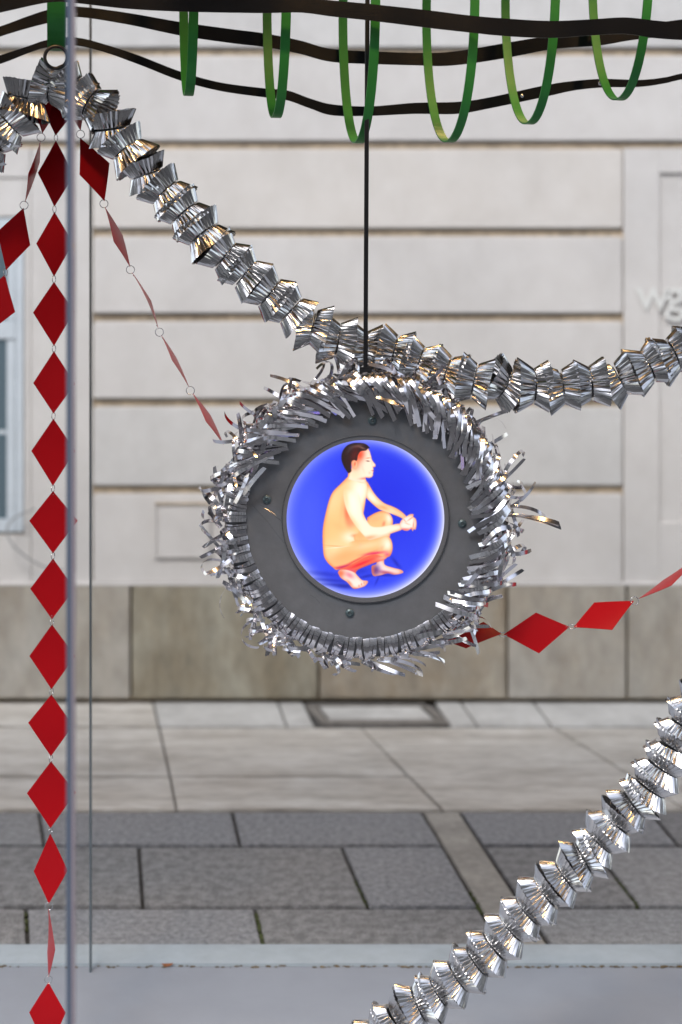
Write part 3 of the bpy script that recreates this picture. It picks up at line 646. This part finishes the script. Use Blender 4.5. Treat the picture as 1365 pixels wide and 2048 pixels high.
    return np.where(img <= .04045, img / 12.92, ((img + .055) / 1.055) ** 2.4)
pc = draw_print()
idx = -np.ones((NP, NP), int); vs = []; cols = []
g = ((np.arange(NP) + .5) / NP * 2 - 1) * RP
for r_ in range(NP):
    for c_ in range(NP):
        if math.hypot(g[c_], g[r_]) < RP + .0012:
            idx[r_, c_] = len(vs); vs.append((CW.x + g[c_], CW.y + FY + .0005, CW.z - g[r_])); cols.append((*pc[r_, c_], 1))
fs = [(int(idx[r_, c_]), int(idx[r_ + 1, c_]), int(idx[r_ + 1, c_ + 1]), int(idx[r_, c_ + 1])) for r_ in range(NP - 1) for c_ in range(NP - 1)
      if min(idx[r_, c_], idx[r_ + 1, c_], idx[r_ + 1, c_ + 1], idx[r_, c_ + 1]) >= 0]
me = bpy.data.meshes.new('backlit_print'); me.from_pydata(vs, [], fs)
at_ = me.color_attributes.new('print', 'FLOAT_COLOR', 'POINT'); at_.data.foreach_set('color', np.array(cols, dtype=np.float32).ravel())
pm = bpy.data.materials.new('backlit_print'); pm.use_nodes = True; n_ = pm.node_tree; b_ = n_.nodes['Principled BSDF']
ca = n_.nodes.new('ShaderNodeAttribute'); ca.attribute_name = 'print'
b_.inputs['Base Color'].default_value = (.02, .02, .02, 1); b_.inputs['Roughness'].default_value = .25
n_.links.new(ca.outputs['Color'], b_.inputs['Emission Color']); b_.inputs['Emission Strength'].default_value = 1.22 / (2 ** EXPO)
link('backlit_print', me, wr, pm)

# strips
def strip_pts(bm, p, t, nrm, L, wd, curl, twist=0, side=0, n=12, c0=0, sway=0):
    """ribbon: starts at p heading t with face normal nrm, bends about its own width axis by `curl` rad in total"""
    t = t.normalized(); nrm = (nrm - t * nrm.dot(t)).normalized(); wv = t.cross(nrm); ds = L / n; rows = []
    for i in range(n + 1):
        f = i / n; hw = wd / 2 * (1 if f < .93 else .8)
        rows.append((bm.verts.new(p - wv * hw), bm.verts.new(p + wv * hw + (t * wd * .35 if i == n else Vector((0, 0, 0))))))
        k = curl / n * (1 + c0 * (f - .5) * 2)
        q = Matrix.Rotation(k, 3, wv); t = q @ t; nrm = q @ nrm
        if twist: q = Matrix.Rotation(twist / n, 3, t); nrm = q @ nrm; wv = q @ wv
        if side: q = Matrix.Rotation(side / n, 3, nrm); t = q @ t; wv = q @ wv
        p = p + t * ds
    for a, b in zip(rows[:-1], rows[1:]): bm.faces.new((a[0], a[1], b[1], b[0]))
rs = random.Random(11)
U = random.Random(5).uniform
FW = Vector((0, -1, 0))                            # towards the street side the picture faces
def frame(a):
    a = R(a); return Vector((math.cos(a), 0, math.sin(a))), Vector((math.sin(a), 0, -math.cos(a)))   # radial, clockwise tangent
def emit(bm, kind, a):
    rad, tan = frame(a)
    if kind == 'rib':       # wound over the core
        p = CW + rad * (.2365 + U(-.0015, .0015)) + Vector((0, -.024 + U(-.001, .001), 0))
        strip_pts(bm, p + Vector((0, U(-.0035, .001), 0)), rad + FW * .75 + tan * U(-.12, .2), FW - rad * .8 + tan * U(-.38, .38), U(.080, .092), U(.0060, .0082), -2.6 + U(-.25, .25), U(-.5, .5), n=11)
    elif kind == 'over':    # long strips that fall forward over the plate
        wl = 2.2 if U(0, 1) < .18 else 1.0; hi = rs.choice((0, .004, .008)); e = U(.205, .240) if a > 10 else U(.215, .242)
        sp = U(.75, 1.2) * (17 if a > 30 else 13) * (1 if a > -30 else .7)
        K = ((.288 + U(-.006, .008) * wl, -.006, 0), (.281 + U(-.004, .006) * wl, -.036 - hi, .18 + U(-.05, .05) * wl), (.255 + U(-.004, .004), -.050 - hi, .52 + U(-.08, .08) * wl), (e, -.030 - hi * .6 + U(-.016, .003), 1 + U(-.1, .1) * wl))
        Q = []
        for rr_, y_, f_ in K:
            ra, _ = frame(a - sp * f_); Q.append(tuple(ra * rr_ + Vector((0, y_, 0))))
        path = cr(Q, 5); wd = U(.0068, .0095); rows = []; roll = U(-.38, .38)
        for i_, p_ in enumerate(path):
            t_ = (path[min(i_ + 1, len(path) - 1)] - path[max(i_ - 1, 0)]).normalized()
            rad_ = Vector((p_.x, 0, p_.z)).normalized(); f_ = i_ / (len(path) - 1)
            n_v = (p_ - rad_ * .257) if f_ < .5 else FW + rad_ * -.15
            n_v = ((p_ - rad_ * .257).normalized() * (1 - f_) + (FW - rad_ * .25) * f_).normalized()
            n_v = (n_v - t_ * n_v.dot(t_)).normalized(); n_v = Matrix.Rotation(roll * (1 if wl == 1 else 1.6), 3, t_) @ n_v
            w_v = t_.cross(n_v); last = i_ == len(path) - 1
            rows.append((bm.verts.new(CW + p_ - w_v * wd / 2), bm.verts.new(CW + p_ + w_v * wd / 2 + (t_ * wd * .3 if last else Vector((0, 0, 0))))))
        for q0, q1 in zip(rows[:-1], rows[1:]): bm.faces.new((q0[0], q0[1], q1[1], q1[0]))
    elif kind == 'tip':     # ends flicking out at the outer edge
        p = CW + rad * (.286 + U(-.006, .006)) + Vector((0, U(-.022, .008), 0)); s = rs.choice((1, -1))
        strip_pts(bm, p, rad * U(.05, .55) + tan * s * U(.6, 1) + FW * U(-.1, .3), FW + rad * U(-.7, .5), U(.045, .085), U(.0065, .0088), U(-2.2, 2.6), U(-.35, .35), U(-.5, .5), n=13)
    elif kind == 'tipR':
        p = CW + rad * (.282 + U(-.006, .008)) + Vector((0, U(-.028, .008), 0))
        strip_pts(bm, p, rad * U(.1, .4) - tan * U(.7, 1) + FW * U(0, .3), FW + rad * U(-.4, .6), U(.05, .085), U(.0068, .0088), U(-1.6, 2.2), U(-.4, .4), U(-.4, .4), n=13)
    elif kind == 'loop':    # tight curls
        p = CW + rad * (.284 + U(-.008, .01)) + Vector((0, U(-.03, .005), 0)); s = rs.choice((1, -1))
        strip_pts(bm, p, rad * U(.2, .9) + tan * s * U(.2, 1) + FW * U(-.2, .5), FW * U(.3, 1) + rad * U(-.6, .6), U(.07, .11), U(.0065, .0088), rs.choice((1, -1)) * U(2.0, 3.4), U(-.5, .5), U(-.6, .6), n=15)
    elif kind == 'wild':
        p = CW + rad * (.275) + Vector((0, U(-.02, .0), 0)); s = rs.choice((1, -1))
        strip_pts(bm, p, rad * 1 + tan * s * U(.1, .6) + FW * U(-.1, .3), FW + tan * U(-.6, .6), U(.055, .095), U(.0068, .009), U(-1.4, 1.4), U(-.3, .3), U(-.3, .3), n=11)
    elif kind == 'lay':     # short flat strips lying along the ring, clockwise
        p = CW + rad * (.262 + U(-.02, .018)) + Vector((0, U(-.052, -.040), 0))
        strip_pts(bm, p, tan + rad * U(-.5, .35) + FW * .25, FW + rad * U(-.2, .6), U(.05, .085), U(.0075, .0098), U(-1.3, -.2), U(-.5, .5), U(-.3, .6), n=10)
jobs = []
NR = 215
for k in range(NR): jobs.append(('rib', 360 * k / NR + U(-.4, .4)))
for a0, a1, kind, n in ((20, 166, 'over', 112), (-42, 24, 'over', 46), (40, 150, 'tip', 10), (-135, -95, 'loop', 7), (60, 160, 'loop', 14), (-40, 60, 'loop', 14), (-200, -120, 'loop', 24),
                        (-215, -95, 'tip', 44), (-95, -20, 'tipR', 36), (-60, 30, 'lay', 8), (128, 178, 'lay', 16), (60, 118, 'lay', 4), (-30, 150, 'tip', 12),
                        (-60, 60, 'wild', 9), (60, 150, 'wild', 8), (180, 240, 'wild', 8)):
    for i in range(n): jobs.append((kind, a0 + (a1 - a0) * (i + U(.1, .9)) / n))
big = [j for j in jobs if j[0] != 'rib']; rs.shuffle(big)
single = [j for j in jobs if j[0] == 'rib'] + big[:84]; rest = big[84:]
for kind, a in single:
    bm = bmesh.new(); emit(bm, kind, a); bmobj('foil_strip', bm, 'strip', wr, True)
bm = bmesh.new()
for kind, a in rest: emit(bm, kind, a)
# the long hooked strips that stand out at the right
for L_, an, up in ((.125, 1, .06), (.13, 2, -.06), (.115, 4, .22)):
    rad, tan = frame(an); p = CW + rad * .262 + Vector((0, -.01, 0))
    strip_pts(bm, p, rad - tan * up + FW * .25, Vector((0, 0, 1)) + FW * .45, L_, .0095, -.55 if up != .22 else -1.5, .5, 0, n=14, c0=.6)
bmobj('foil_fringe', bm, 'strip', wr, True, kind='stuff')
bpy.context.view_layer.update()
